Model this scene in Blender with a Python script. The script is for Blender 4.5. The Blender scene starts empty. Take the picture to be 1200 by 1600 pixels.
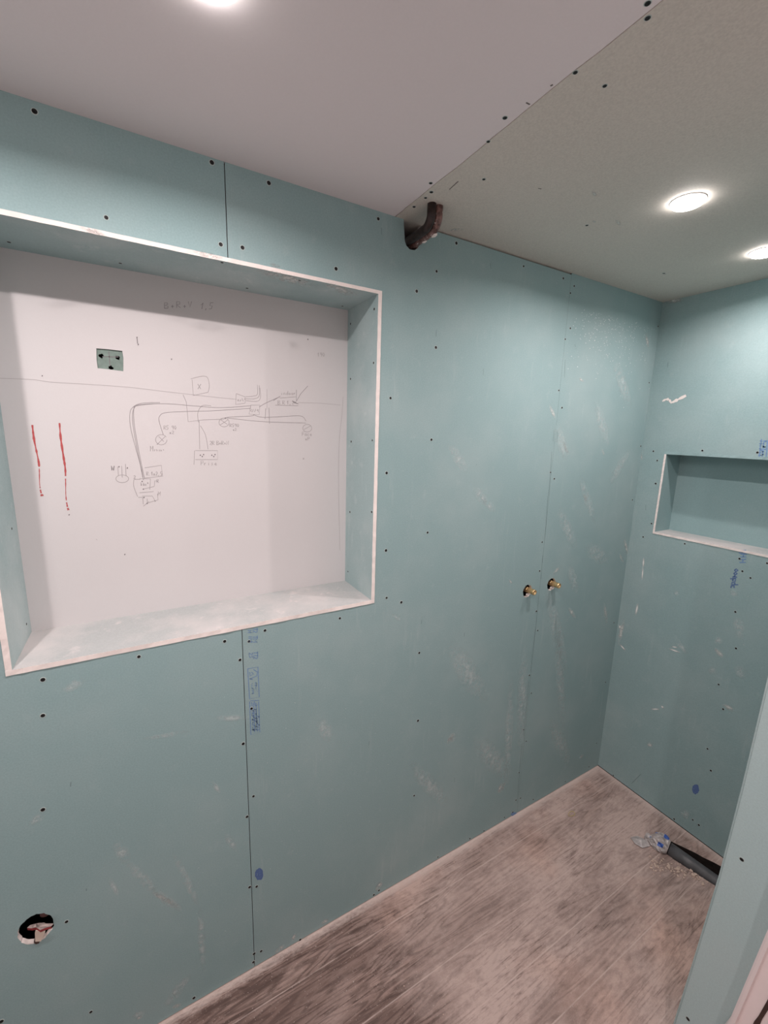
import bpy, bmesh, math, random
from mathutils import Vector, Matrix
random.seed(7)
C = bpy.context.scene.collection
SC = bpy.context.scene
PI = math.pi

# ---------------------------------------------------------------- camera, world, exposure, lamps
ROWS = ((0.49656265, 0.86756525, 0.02749679),
        (0.17551949, -0.06933624, -0.98203126),
        (-0.85006967, 0.49246627, -0.18670439))      # right, down, forward
FPX = 662.24
CAM = Vector((1.1241, 0.0, 1.7291))
cd = bpy.data.cameras.new('camera')
cam = bpy.data.objects.new('camera', cd); C.objects.link(cam)
cd.sensor_fit = 'VERTICAL'; cd.sensor_height = 24.0; cd.lens = FPX / 1600 * 24.0; cd.clip_start = 0.02
r_, d_, f_ = (Vector(v) for v in ROWS)
cam.matrix_world = Matrix(((r_.x, -d_.x, -f_.x, CAM.x), (r_.y, -d_.y, -f_.y, CAM.y), (r_.z, -d_.z, -f_.z, CAM.z), (0, 0, 0, 1)))
SC.camera = cam

W = bpy.data.worlds.new('world'); SC.world = W; W.use_nodes = True
W.node_tree.nodes['Background'].inputs[0].default_value = (0.9, 0.85, 0.82, 1)
W.node_tree.nodes['Background'].inputs[1].default_value = 0.0
vs = SC.view_settings
vs.view_transform = 'Standard'; vs.look = 'None'; vs.gamma = 1.0; vs.use_curve_mapping = False
vs.exposure = 0.0
LAMP_COLOR = (1.0, 0.88, 0.87)
LAMP_W = 6.7
# ceiling downlights: x, y, label
LAMPS = [
    (0.467, 1.230, 0.80, 'round glowing downlight in the grey-green ceiling board, whole one above the shower corner'),
    (0.447, 1.739, 0.55, 'round glowing downlight cut by the right edge, nearest to the back wall'),
    (0.418, 0.118, 0.80, 'round glowing downlight in the white ceiling, at the top edge above the big recess'),
    (0.430, -0.370, 0.85, 'glowing downlight in the white ceiling beyond the left end of the big recess'),
    (1.250, 0.480, 0.80, 'glowing downlight in the ceiling behind the camera by the doorway'),  # out of view, added to raise the room brightness
    (1.250, -0.650, 0.35, 'glowing downlight in the ceiling behind the camera at the entry end'),  # second unseen lamp, added to brighten the room
]

# ---------------------------------------------------------------- dimensions
D, H = 2.021, 2.3133
S1, S2 = 0.2118, 1.4118
nR, nT, nB, nL, nd = 0.6177, 2.112, 1.1929, -0.2762, 0.1985
bx, bT, bB, bd, bR = 0.1038, 1.6642, 1.3119, 0.1204, 0.78
Y0, X1 = -1.30, 1.75
PY = 1.20                                            # face of the shower partition

def hit(u, v, ax, val):
    d = r_ * ((u - 600) / FPX) + d_ * ((v - 800) / FPX) + f_
    return CAM + d * ((val - CAM[ax]) / d[ax])

# ---------------------------------------------------------------- helpers
def obj(name, bm, mats, parent=None, recalc=True, smooth=False):
    if recalc: bmesh.ops.recalc_face_normals(bm, faces=bm.faces)
    if parent is not None:
        t = -parent.matrix_world.translation if parent.parent is None else -(parent.location + parent.parent.location)
        bmesh.ops.translate(bm, verts=bm.verts, vec=t)
    me = bpy.data.meshes.new(name); bm.to_mesh(me); bm.free()
    for m in (mats if isinstance(mats, (list, tuple)) else [mats]): me.materials.append(m)
    if smooth:
        for p in me.polygons: p.use_smooth = True
    o = bpy.data.objects.new(name, me); C.objects.link(o)
    if parent is not None: o.parent = parent
    return o

def struct(name, bm, mats, parent=None, **k):
    o = obj(name, bm, mats, parent, **k)
    if parent is None: o['kind'] = 'structure'
    return o

def tag(o, label, cat, group=None):
    o['label'] = label; o['category'] = cat
    if group: o['group'] = group
    return o

def thing(name, label, cat, loc, group=None):
    o = bpy.data.objects.new(name, None); C.objects.link(o)
    o.location = loc; o.empty_display_size = .03
    bpy.context.view_layer.update()
    return tag(o, label, cat, group)

def box(bm, a, b, mi=0):
    x0, y0, z0 = a; x1, y1, z1 = b
    v = [bm.verts.new(p) for p in ((x0,y0,z0),(x1,y0,z0),(x1,y1,z0),(x0,y1,z0),(x0,y0,z1),(x1,y0,z1),(x1,y1,z1),(x0,y1,z1))]
    for f in ((0,3,2,1),(4,5,6,7),(0,1,5,4),(1,2,6,5),(2,3,7,6),(3,0,4,7)):
        bm.faces.new([v[i] for i in f]).material_index = mi

def slab(bm, loops, t, mp, mi=0, mi_side=None):
    """sheet of thickness t from 2-D loops (first outer, others holes); mp maps (a, b, c) to the room, c from 0 (face) to -t (back)"""
    cu = bpy.data.curves.new('s', 'CURVE'); cu.dimensions = '2D'; cu.fill_mode = 'BOTH'; cu.extrude = t / 2
    for lp in loops:
        sp = cu.splines.new('POLY'); sp.points.add(len(lp) - 1); sp.use_cyclic_u = True
        for i, (a, b) in enumerate(lp): sp.points[i].co = (a, b, 0, 1)
    ob = bpy.data.objects.new('s', cu); C.objects.link(ob)
    dg = bpy.context.evaluated_depsgraph_get()
    me = ob.evaluated_get(dg).to_mesh()
    vv = [bm.verts.new(mp(v.co.x, v.co.y, v.co.z - t/2)) for v in me.vertices]
    for p in me.polygons:
        try: f = bm.faces.new([vv[i] for i in p.vertices])
        except ValueError: continue
        z = [me.vertices[i].co.z for i in p.vertices]
        side = max(z) - min(z) > t / 2
        f.material_index = mi_side if (side and mi_side is not None) else mi
    bmesh.ops.remove_doubles(bm, verts=vv, dist=1e-6)
    ob.evaluated_get(dg).to_mesh_clear()
    bpy.data.objects.remove(ob); bpy.data.curves.remove(cu)

XP = lambda x: (lambda a, b, c: Vector((x + c, a, b)))            # face looks to +x, (a,b)=(y,z)
YM = lambda y: (lambda a, b, c: Vector((a, y - c, b)))            # face looks to -y, (a,b)=(x,z)
ZD = lambda z: (lambda a, b, c: Vector((a, b, z - c)))            # face looks down
ZU = lambda z: (lambda a, b, c: Vector((a, b, z + c)))            # face looks up

def rough_circle(cx, cy, rx, ry, n=40, j=.03, rot=0, seed=1):
    rnd = random.Random(seed); out = []
    for i in range(n):
        a = 2*PI*i/n; k = 1 + rnd.uniform(-j, j)
        x, y = rx*k*math.cos(a), ry*k*math.sin(a)
        out.append((cx + x*math.cos(rot) - y*math.sin(rot), cy + x*math.sin(rot) + y*math.cos(rot)))
    return out

def wob(p, q, n, amp, rnd=random):
    """points from p to q with a small ragged wobble"""
    p = Vector(p); q = Vector(q); d = (q - p).normalized(); nrm = Vector((-d.y, d.x)); out = []
    for i in range(1, n):
        t = i/n; r = p.lerp(q, t) + nrm * rnd.uniform(-amp, amp); out.append((r.x, r.y))
    return out

def tube(bm, pts, rad, seg=16, mi=0, cap=True):
    pts = [Vector(p) for p in pts]; rings = []
    rad = rad if isinstance(rad, (list, tuple)) else [rad]*len(pts)
    up = Vector((0, 0, 1))
    for i, p in enumerate(pts):
        d = (pts[min(i+1, len(pts)-1)] - pts[max(i-1, 0)]).normalized()
        if i == 0:
            n = d.cross(up if abs(d.z) < .9 else Vector((0, 1, 0))).normalized()
        else:
            n = (n - d * n.dot(d)).normalized()
        b = d.cross(n)
        rings.append([bm.verts.new(p + rad[i]*(n*math.cos(2*PI*k/seg) + b*math.sin(2*PI*k/seg))) for k in range(seg)])
    for a, b in zip(rings, rings[1:]):
        for k in range(seg):
            bm.faces.new((a[k], a[(k+1) % seg], b[(k+1) % seg], b[k])).material_index = mi
    if cap:
        bm.faces.new(rings[0][::-1]).material_index = mi; bm.faces.new(rings[-1]).material_index = mi

def lathe(bm, prof, org, axis, seg=24, mi=0):
    """profile [(r, h)] about axis through org"""
    axis = Vector(axis).normalized(); n = axis.orthogonal().normalized(); b = axis.cross(n); rings = []
    for r, h in prof:
        rings.append([bm.verts.new(Vector(org) + axis*h + max(r, 1e-5)*(n*math.cos(2*PI*k/seg) + b*math.sin(2*PI*k/seg))) for k in range(seg)])
    for p, q in zip(rings, rings[1:]):
        for k in range(seg):
            bm.faces.new((p[k], p[(k+1) % seg], q[(k+1) % seg], q[k])).material_index = mi

# ---------------------------------------------------------------- materials
def mat(name):
    m = bpy.data.materials.new(name); m.use_nodes = True
    n = m.node_tree.nodes; b = n['Principled BSDF']
    return m, n, m.node_tree.links, b

def N(n, typ, **k):
    x = n.new(typ)
    for a, v in k.items():
        if a.startswith('i_'): x.inputs[a[2:].replace('_', ' ')].default_value = v
        else: setattr(x, a, v)
    return x

def noise(n, l, scale, detail=4, rough=.6, stretch=None):
    tc = N(n, 'ShaderNodeTexCoord'); src = tc.outputs['Object']
    if stretch:
        mp = N(n, 'ShaderNodeMapping'); mp.inputs['Scale'].default_value = stretch
        l.new(src, mp.inputs[0]); src = mp.outputs[0]
    t = N(n, 'ShaderNodeTexNoise'); t.inputs['Scale'].default_value = scale
    t.inputs['Detail'].default_value = detail; t.inputs['Roughness'].default_value = rough
    l.new(src, t.inputs['Vector']); return t.outputs['Fac']

def ramp(n, l, fac, a, b, lo=0.0, hi=1.0):
    r = N(n, 'ShaderNodeMapRange'); r.inputs[1].default_value = a; r.inputs[2].default_value = b
    r.inputs[3].default_value = lo; r.inputs[4].default_value = hi; l.new(fac, r.inputs[0]); return r.outputs[0]

def mix(n, l, fac, a, b, mode='MIX'):
    m = N(n, 'ShaderNodeMix', data_type='RGBA', blend_type=mode)
    for i, v in ((0, fac), (6, a), (7, b)):
        if hasattr(v, 'links') or hasattr(v, 'is_output'): l.new(v, m.inputs[i])
        else: m.inputs[i].default_value = v if i == 0 else (*v, 1)
    return m.outputs[2]

def math_(n, l, op, a, b=0.0):
    m = N(n, 'ShaderNodeMath', operation=op)
    for i, v in enumerate((a, b)):
        if hasattr(v, 'is_output'): l.new(v, m.inputs[i])
        else: m.inputs[i].default_value = v
    return m.outputs[0]

def bump(n, l, b, h, strength=.2, dist=.002):
    x = N(n, 'ShaderNodeBump'); x.inputs['Strength'].default_value = strength; x.inputs['Distance'].default_value = dist
    l.new(h, x.inputs['Height']); l.new(x.outputs[0], b.inputs['Normal'])

def plain(name, col, rough=.6, metal=0.0, var=.0, scale=60):
    m, n, l, b = mat(name); b.inputs['Roughness'].default_value = rough; b.inputs['Metallic'].default_value = metal
    if var:
        f = noise(n, l, scale); c = mix(n, l, ramp(n, l, f, .3, .7), tuple(x*(1-var) for x in col), tuple(min(1, x*(1+var)) for x in col))
        l.new(c, b.inputs['Base Color'])
    else:
        b.inputs['Base Color'].default_value = (*col, 1)
    return m

def board(name, col, dust=(.58, .645, .635), amt=.14, fibre=.05, streak=0.0, rough=.78):
    """paper face of a plasterboard: fine fibres, slow mottling, plaster dust"""
    m, n, l, b = mat(name); b.inputs['Roughness'].default_value = rough
    f1 = noise(n, l, 260, 2, .5); f2 = noise(n, l, 3.2, 5, .6); f3 = noise(n, l, 22, 4, .65)
    c = mix(n, l, ramp(n, l, f1, .3, .7), tuple(x*(1-fibre) for x in col), tuple(x*(1+fibre) for x in col))
    fac = math_(n, l, 'MULTIPLY', ramp(n, l, f2, .45, .75), amt)
    fac2 = math_(n, l, 'MULTIPLY', ramp(n, l, f3, .60, .74), amt * .6)
    c = mix(n, l, math_(n, l, 'ADD', fac, fac2), c, dust)
    if streak:
        s = noise(n, l, 26, 5, .7, (1, 1, .10)); s2 = noise(n, l, 5, 3, .6)
        fs = math_(n, l, 'MULTIPLY', ramp(n, l, s, .56, .74), math_(n, l, 'MULTIPLY', ramp(n, l, s2, .45, .65), streak))
        c = mix(n, l, fs, c, dust)
    l.new(c, b.inputs['Base Color'])
    bump(n, l, b, f1, .10, .0006)
    return m

GREEN = board('green_board_paper', (.288, .424, .433))
GREENW = board('green_board_dusty', (.286, .416, .424), amt=.20, streak=.30)
GREENN = board('green_board_scuffed', (.36, .48, .485), dust=(.70, .74, .73), amt=.45, streak=.75)
SHELF = board('green_board_plastered', (.43, .455, .45), dust=(.60, .572, .56), amt=1.5, streak=.9)
PANEL = board('white_panel_paint', (.655, .635, .635), dust=(.60, .58, .578), amt=.10, fibre=.006, rough=.6)
CEILW = board('white_ceiling_board', (.84, .775, .785), dust=(.80, .735, .745), amt=.15, fibre=.008)
CEILG = board('grey_ceiling_board', (.67, .63, .57), dust=(.73, .69, .635), amt=.30, fibre=.07)
WHITE = plain('white_wall_paint', (.80, .77, .76), .7, var=.02, scale=4)
CASING = plain('pinkish_white_casing_paint', (.92, .785, .775), .55, var=.02, scale=20)
EDGE = plain('raw_gypsum_edge', (.90, .82, .78), .9, var=.05, scale=50)
DARKGAP = plain('dark_cavity', (.012, .011, .010), .95)  # near-black: cavity shade put into the colour of the parts behind
RUST = plain('old_brown_pipe_paint', (.030, .017, .015), .35, .2, var=.6, scale=90)
COPPER = plain('copper', (.62, .33, .22), .35, .85, var=.15, scale=80)
BRASS = plain('brass', (.72, .52, .27), .33, .8, var=.15, scale=120)
BLACK = plain('black_screw', (.012, .012, .013), .5, .3)
TORN = plain('torn_paper_ring', (.50, .58, .56), .9)
PENCIL = plain('pencil_line', (.32, .295, .305), .8)
PENCILF = plain('faint_pencil_line', (.40, .375, .38), .8)
PENCILD = plain('dark_pencil_line', (.20, .18, .19), .8)
REDPEN = plain('red_marker', (.46, .085, .085), .7, var=.25, scale=300)
BLUEI = plain('blue_print_ink', (.17, .29, .50), .8, var=.18, scale=200)
BLUED = plain('blue_stamp_ink', (.10, .17, .36), .8, var=.2, scale=200)
FLAKED, n, l, b = mat('flaked_pipe_paint'); b.inputs['Roughness'].default_value = .35
c = mix(n, l, ramp(n, l, noise(n, l, 60, 5, .7), .40, .56), (.07, .035, .03), (.24, .13, .115))
c = mix(n, l, ramp(n, l, noise(n, l, 48, 4, .7, (1, 1.3, 1)), .575, .60), c, (.72, .67, .64)); l.new(c, b.inputs['Base Color'])
GREYP = plain('grey_plastic_pipe', (.085, .085, .09), .42, var=.25, scale=30)
BAGM = plain('clear_plastic_bag', (.46, .42, .41), .25, var=.35, scale=45)
BAGB = plain('blue_bag_print', (.05, .12, .42), .4)
CREAM = plain('cream_plastic', (.78, .66, .56), .5)
PINKW = plain('white_plastic', (.86, .74, .70), .45)
REDP = plain('red_plastic', (.55, .09, .10), .45)
BROWN = plain('dark_brown_timber', (.06, .03, .024), .7, var=.3, scale=60)
RUBBER = plain('yellow_rubber', (.52, .42, .20), .5)
SOIL = plain('dark_screed', (.020, .012, .010), .95, var=.5, scale=60)  # near-black: the trench shadow is put into the screed colour
CRUMB = plain('plaster_crumb', (.60, .46, .38), .95, var=.2, scale=90)

LENS, n, l, b = mat('glowing_lens')
b.inputs['Base Color'].default_value = (1, 1, 1, 1)
b.inputs['Emission Color'].default_value = (1.0, .93, .90, 1); b.inputs['Emission Strength'].default_value = 34.0

def smear_mat(name, col, strength, scale=60, lo=.35, hi=.62):
    m, n, l, b = mat(name); b.inputs['Base Color'].default_value = (*col, 1); b.inputs['Roughness'].default_value = .9
    uv = N(n, 'ShaderNodeTexCoord'); vm = N(n, 'ShaderNodeVectorMath', operation='LENGTH')
    l.new(uv.outputs['UV'], vm.inputs[0])
    rad = ramp(n, l, vm.outputs['Value'], 1.0, .25)
    f = noise(n, l, scale, 4, .7)
    a = math_(n, l, 'MULTIPLY', math_(n, l, 'MULTIPLY', rad, ramp(n, l, f, lo, hi)), strength)
    l.new(a, b.inputs['Alpha'])
    return m
SMEAR = smear_mat('pale_plaster_smear', (.72, .75, .73), .9)
SOFT = smear_mat('soft_dust_smudge', (.66, .76, .76), .58, 45, .38, .60)
FLECK = smear_mat('white_plaster_fleck', (.85, .86, .84), 1.0, 120, .2, .35)

# floor: wood-look tiles under pinkish plaster dust
FLOOR, n, l, b = mat('dusty_wood_look_tile'); b.inputs['Roughness'].default_value = .72
tc = N(n, 'ShaderNodeTexCoord'); sep = N(n, 'ShaderNodeSeparateXYZ'); l.new(tc.outputs['Object'], sep.inputs[0])
X, Y = sep.outputs[0], sep.outputs[1]
GX = [-.05, .105, .29, .43, .565, .72, .88, 1.04, 1.20, 1.36, 1.52, 1.68]
# a per-plank shift so the grain breaks at every joint
sh = None
for g in GX:
    s = math_(n, l, 'GREATER_THAN', X, g); sh = s if sh is None else math_(n, l, 'ADD', sh, s)
cmb = N(n, 'ShaderNodeCombineXYZ')
l.new(math_(n, l, 'ADD', math_(n, l, 'MULTIPLY', X, 1.0), math_(n, l, 'MULTIPLY', sh, 3.7)), cmb.inputs[0])
l.new(math_(n, l, 'MULTIPLY', Y, .11), cmb.inputs[1]); l.new(sh, cmb.inputs[2])
g1 = N(n, 'ShaderNodeTexNoise'); g1.inputs['Scale'].default_value = 42; g1.inputs['Detail'].default_value = 6
g1.inputs['Roughness'].default_value = .7; g1.inputs['Distortion'].default_value = 1.1; l.new(cmb.outputs[0], g1.inputs['Vector'])
g2 = N(n, 'ShaderNodeTexNoise'); g2.inputs['Scale'].default_value = 9; g2.inputs['Detail'].default_value = 3
g2.inputs['Distortion'].default_value = 2.0; l.new(cmb.outputs[0], g2.inputs['Vector'])
grain = ramp(n, l, g1.outputs['Fac'], .38, .60)
g3 = N(n, 'ShaderNodeTexNoise'); g3.inputs['Scale'].default_value = 8.5; g3.inputs['Detail'].default_value = 3
g3.inputs['Distortion'].default_value = .35; l.new(cmb.outputs[0], g3.inputs['Vector'])
rings = ramp(n, l, math_(n, l, 'SINE', math_(n, l, 'MULTIPLY', g3.outputs['Fac'], 150.0)), .0, .9)
g4 = noise(n, l, 130, 4, .75, (1, .045, 1))
fine = ramp(n, l, g4, .53, .62)
c = mix(n, l, grain, (.11, .068, .056), (.38, .265, .228))
c = mix(n, l, ramp(n, l, g2.outputs['Fac'], .35, .62, .0, .75), c, (.15, .092, .076))
c = mix(n, l, math_(n, l, 'MULTIPLY', rings, .55), c, (.075, .045, .038))
c = mix(n, l, math_(n, l, 'MULTIPLY', fine, .5), c, (.09, .055, .045))
d1 = noise(n, l, 5.0, 9, .66, (1, .35, 1)); d2 = noise(n, l, 70, 6, .8, (1, .4, 1))
# dust lies thicker towards the shower end and by the skirting
dy = ramp(n, l, math_(n, l, 'ADD', Y, math_(n, l, 'MULTIPLY', noise(n, l, 6, 6, .7), .5)), .80, 1.00, -.20, .40)
dm = math_(n, l, 'ADD', ramp(n, l, d1, .40, .60, .06, .64), dy)
dm = math_(n, l, 'MULTIPLY', dm, ramp(n, l, d2, .36, .60, .74, 1.16))
dm = math_(n, l, 'SUBTRACT', dm, math_(n, l, 'MULTIPLY', rings, .10))
dm = math_(n, l, 'SUBTRACT', dm, math_(n, l, 'MULTIPLY', math_(n, l, 'MULTIPLY', fine, ramp(n, l, noise(n, l, 5, 3, .5, (1, .3, 1)), .42, .6)), .42))
cl = N(n, 'ShaderNodeClamp'); l.new(dm, cl.inputs[0]); dm = math_(n, l, 'MULTIPLY', cl.outputs[0], .92)
tint = mix(n, l, ramp(n, l, noise(n, l, 2.1, 3, .5), .5, .68), (.56, .43, .385), (.62, .42, .35))
c = mix(n, l, dm, c, tint)
# joints: pale filled grooves
dist = None
for g in GX:
    a_ = math_(n, l, 'ABSOLUTE', math_(n, l, 'SUBTRACT', X, g), 0); dist = a_ if dist is None else math_(n, l, 'MINIMUM', dist, a_)
jf = ramp(n, l, dist, .0009, .0024, .62, 0)
jf = math_(n, l, 'MULTIPLY', jf, ramp(n, l, noise(n, l, 5, 6, .7), .38, .52, .18, 1))
c = mix(n, l, jf, c, (.62, .49, .44))
# white plaster dust along the two walls
e1 = ramp(n, l, math_(n, l, 'ADD', X, math_(n, l, 'MULTIPLY', d2, .075)), .038, .068, .85, 0)
yy = math_(n, l, 'SUBTRACT', D, Y)
e2 = ramp(n, l, math_(n, l, 'ADD', yy, math_(n, l, 'MULTIPLY', d2, .09)), .040, .085, .70, 0)
c = mix(n, l, math_(n, l, 'MAXIMUM', e1, e2), c, (.70, .58, .53))
sp = noise(n, l, 210, 2, .5); c = mix(n, l, ramp(n, l, sp, .66, .72, 0, .7), c, (.55, .46, .42))
l.new(c, b.inputs['Base Color'])
hh = math_(n, l, 'ADD', math_(n, l, 'MULTIPLY', grain, .5), math_(n, l, 'MULTIPLY', d2, .6))
bump(n, l, b, hh, .35, .0015)

# ---------------------------------------------------------------- setting: floor
bm = bmesh.new()
tr = [(.405, 1.897), (.43, 1.835), (.47, 1.828), (.60, 1.858), (.75, 1.895), (1.05, 1.955), (1.05, 2.0)]
tr = tr + wob((1.03, 2.012), (.74, 1.995), 6, .002) + [(.70, 1.993), (.63, 1.985)] + wob((.62, 1.985), (.44, 1.915), 6, .003)
slab(bm, [[(-.02, Y0), (X1, Y0), (X1, D), (-.02, D)], tr], .012, ZU(0), 0, 1)
slab(bm, [[(-.02, Y0), (X1, Y0), (X1, D), (-.02, D)], tr], .088, ZU(-.0121), 1, 1)
floor = struct('floor', bm, [FLOOR, SOIL])
bm = bmesh.new(); box(bm, (-.3, Y0-.1, -.16), (X1+.1, D+.3, -.10)); struct('floor_screed', bm, SOIL, floor)

# ---------------------------------------------------------------- setting: main wall with the big recess
g = .0009
def seam_paper(bm):  # board edges coloured dark brown so the seam gap reads as shade
    for f in bm.faces:
        y = f.calc_center_median().y
        if min(abs(y-S1), abs(y-S2)) < .002: f.material_index = 2
wl = bpy.data.objects.new('wall_left', None); C.objects.link(wl); wl['kind'] = 'structure'; wl.location = (0, .5, 0)
bpy.context.view_layer.update()
T = .0125
# the openings
sock = rough_circle(-.2985, .5125, .0345, .0405, 44, .035, 0, 3)
v1c = rough_circle(1.338, 1.1050, .0255, .0265, 30, .05, 0, 5)
v2c = rough_circle(1.484, 1.1105, .0270, .0265, 30, .05, 0, 6)
bmA = bmesh.new()
slab(bmA, [[(Y0, .004), (S1-g, .004), (S1-g, nB), (nL, nB), (nL, nT), (S1-g, nT), (S1-g, H), (Y0, H)], sock], T, XP(0), 0, 1)
seam_paper(bmA); obj('wall_board', bmA, [GREEN, EDGE, BROWN], wl)
slot = [(.7445, H-.005), (.7445, 2.262), (.739, 2.250), (.728, 2.243), (.712, 2.242), (.700, 2.249), (.6945, 2.262), (.6895, 2.30), (.6885, H)]
bmB = bmesh.new()
slab(bmB, [[(S1+g, .004), (S2-g*.25, .004), (S2-g*.25, H-.005), (.90, H-.004)] + slot + [(S1+g, H), (S1+g, nT), (nR, nT), (nR, nB), (S1+g, nB)], v1c], T, XP(0), 0, 1)
seam_paper(bmB); obj('wall_board', bmB, [GREENW, EDGE, BROWN], wl)
bmC = bmesh.new()
slab(bmC, [[(S2+g*.25, .004), (D, .004), (D, H), (S2+g*.25, H)], v2c], T, XP(0), 0, 1)
seam_paper(bmC); obj('wall_board', bmC, [GREENW, EDGE, BROWN], wl)
# rails behind the two board joints and the ceiling gap, gap shade in their colour
bm = bmesh.new()
for y in (S1, S2):
    for z0, z1 in (((0, nB-.02), (nT+.02, H)) if y == S1 else ((0, H),)): box(bm, (-.06, y-.024, z0), (-T-.0005, y+.024, z1))
obj('stud', bm, DARKGAP, wl)
bm = bmesh.new(); box(bm, (-.36, Y0, 0), (-.30, D+.25, H+.1)); obj('masonry', bm, DARKGAP, wl)  # unseen backing, near-black to keep the openings dark

# recess lining: boards whose raw gypsum edge shows as a pale strip
e = .0065; ti = .0055
def lining(name, loops_pts, m, parent): pass
def liner(name, a, b, front_axis, m, parent):
    """box board with its front edge (towards the room) in raw gypsum"""
    bm = bmesh.new(); box(bm, a, b)
    bm.faces.ensure_lookup_table()
    for f in bm.faces:
        c_ = f.calc_center_median()
        if front_axis == 0 and abs(c_.x - max(a[0], b[0])) < 1e-6: f.material_index = 1
        if front_axis == 1 and abs(c_.y - min(a[1], b[1])) < 1e-6: f.material_index = 1
    # slightly ragged front arris
    for ed in [x for x in bm.edges if all(f.material_index == 1 or True for f in x.link_faces) and x.calc_length() > .1]: pass
    long_ = [x for x in bm.edges if x.calc_length() > .2]
    bmesh.ops.subdivide_edges(bm, edges=long_, cuts=60, use_grid_fill=True)
    for v in bm.verts:
        if front_axis == 0 and abs(v.co.x - max(a[0], b[0])) < 1e-6: v.co.x += random.uniform(-.0006, .0008)
        if front_axis == 1 and abs(v.co.y - min(a[1], b[1])) < 1e-6: v.co.y -= random.uniform(-.0006, .0008)
    return obj(name, bm, m, parent)
XF = .0018
jR = liner('jamb_board', (-nd, nR-ti, nB+ti), (XF, nR+e, nT-ti), 0, [GREENN, EDGE], wl)
jL = liner('jamb_board', (-nd, nL-e, nB+ti), (XF, nL+ti, nT-ti), 0, [GREENN, EDGE], wl)
hd = liner('head_board', (-nd, nL-e, nT-ti), (XF, nR+e, nT+e*.6), 0, [GREENN, EDGE], wl)
sf = liner('sill_board', (-nd, nL-e, nB-e), (XF, nR+e, nB+ti), 0, [SHELF, EDGE], wl)
sf['label'] = 'plaster-smeared pale sill of the big recess'
# white back panel with the square opening onto green board
sq = [(-.0735, 1.9125), (-.046, 1.913), (-.0185, 1.9125), (-.0172, 1.895), (-.0198, 1.8625), (-.045, 1.8640), (-.0745, 1.8650), (-.0752, 1.885)]
bm = bmesh.new()
slab(bm, [[(nL-e, nB-e), (nR+e, nB-e), (nR+e, nT+e), (nL-e, nT+e)], sq], .004, XP(-nd), 0)
bk = obj('back_panel', bm, PANEL, wl); bk['label'] = 'smooth white back panel of the big recess covered in pencil wiring sketches'
bm = bmesh.new()
holes = []
for i, (u, v) in enumerate(((158, 556), (184, 559), (173, 574))):
    p = hit(u, v, 0, -nd); holes.append(rough_circle(p.y, p.z, .0050, .0052, 14, .28, 0, 20+i))
slab(bm, [[(-.10, 1.84), (.01, 1.84), (.01, 1.94), (-.10, 1.94)]] + holes, .0125, XP(-nd-.0042), 0, 1)
pt = obj('wall_patch', bm, [plain('grey_green_paper', (.205, .275, .245), .8, var=.12, scale=90), BROWN], wl); pt['label'] = 'small green square with three ragged holes cut into the white panel'

# ---------------------------------------------------------------- setting: back wall with the long recess
bm = bmesh.new()
slab(bm, [[(0, .004), (X1, .004), (X1, H), (0, H)], [(bx, bB), (bR, bB), (bR, bT), (bx, bT)]], T, YM(D), 0, 1)
wb = struct('wall_back', bm, [GREENW, EDGE])
e2 = .006
liner('jamb_board', (bx-e2*.6, D-XF, bB), (bx+e2*.8, D+bd, bT), 1, [GREEN, EDGE], wb)
liner('jamb_board', (bR, D-XF, bB), (bR+.012, D+bd, bT), 1, [GREEN, EDGE], wb)
liner('head_board', (bx-e2*.6, D-.0004, bT), (bR+.012, D+bd, bT+.012), 1, [GREEN, GREEN], wb)
o = liner('sill_board', (bx-e2*.6, D-XF, bB-.008), (bR+.012, D+bd, bB+.001), 1, [SHELF, EDGE], wb)
o['label'] = 'white-dusted sill of the long recess'
bm = bmesh.new(); box(bm, (bx-.02, D+bd, bB-.02), (bR+.02, D+bd+.012, bT+.02)); obj('back_panel', bm, GREEN, wb)

# ---------------------------------------------------------------- setting: partition at the right, other walls
bm = bmesh.new()
edge = [(.757, -.02), (.767, .108), (.781, .36), (.796, .656), (.803, .92), (.807, 1.198), (.810, 1.6), (.812, H)]
slab(bm, [edge[::-1] + [(X1, -.02), (X1, H)][::1]], .10, YM(PY), 0, 2)
wr = struct('wall_right', bm, [board('pale_green_board', (.48, .615, .62), amt=.35, streak=.3), EDGE, GREEN])  # same green board, lightened in colour for the stronger light on it
# paper lip along its free edge
bm = bmesh.new()
for (xa, za), (xb, zb) in zip(edge, edge[1:]):
    if za < 0: continue
    v = [bm.verts.new(p) for p in ((xa-.0012, PY-.0015, za), (xa+.0022, PY-.0015, za), (xb+.0022, PY-.0015, zb), (xb-.0012, PY-.0015, zb),
                                   (xa-.0012, PY+.0015, za), (xa+.0022, PY+.0015, za), (xb+.0022, PY+.0015, zb), (xb-.0012, PY+.0015, zb))]
    for f in ((0,1,2,3),(7,6,5,4),(0,3,7,4),(1,5,6,2)): bm.faces.new([v[i] for i in f])
obj('board_lip', bm, GREENN, wr)

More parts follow.
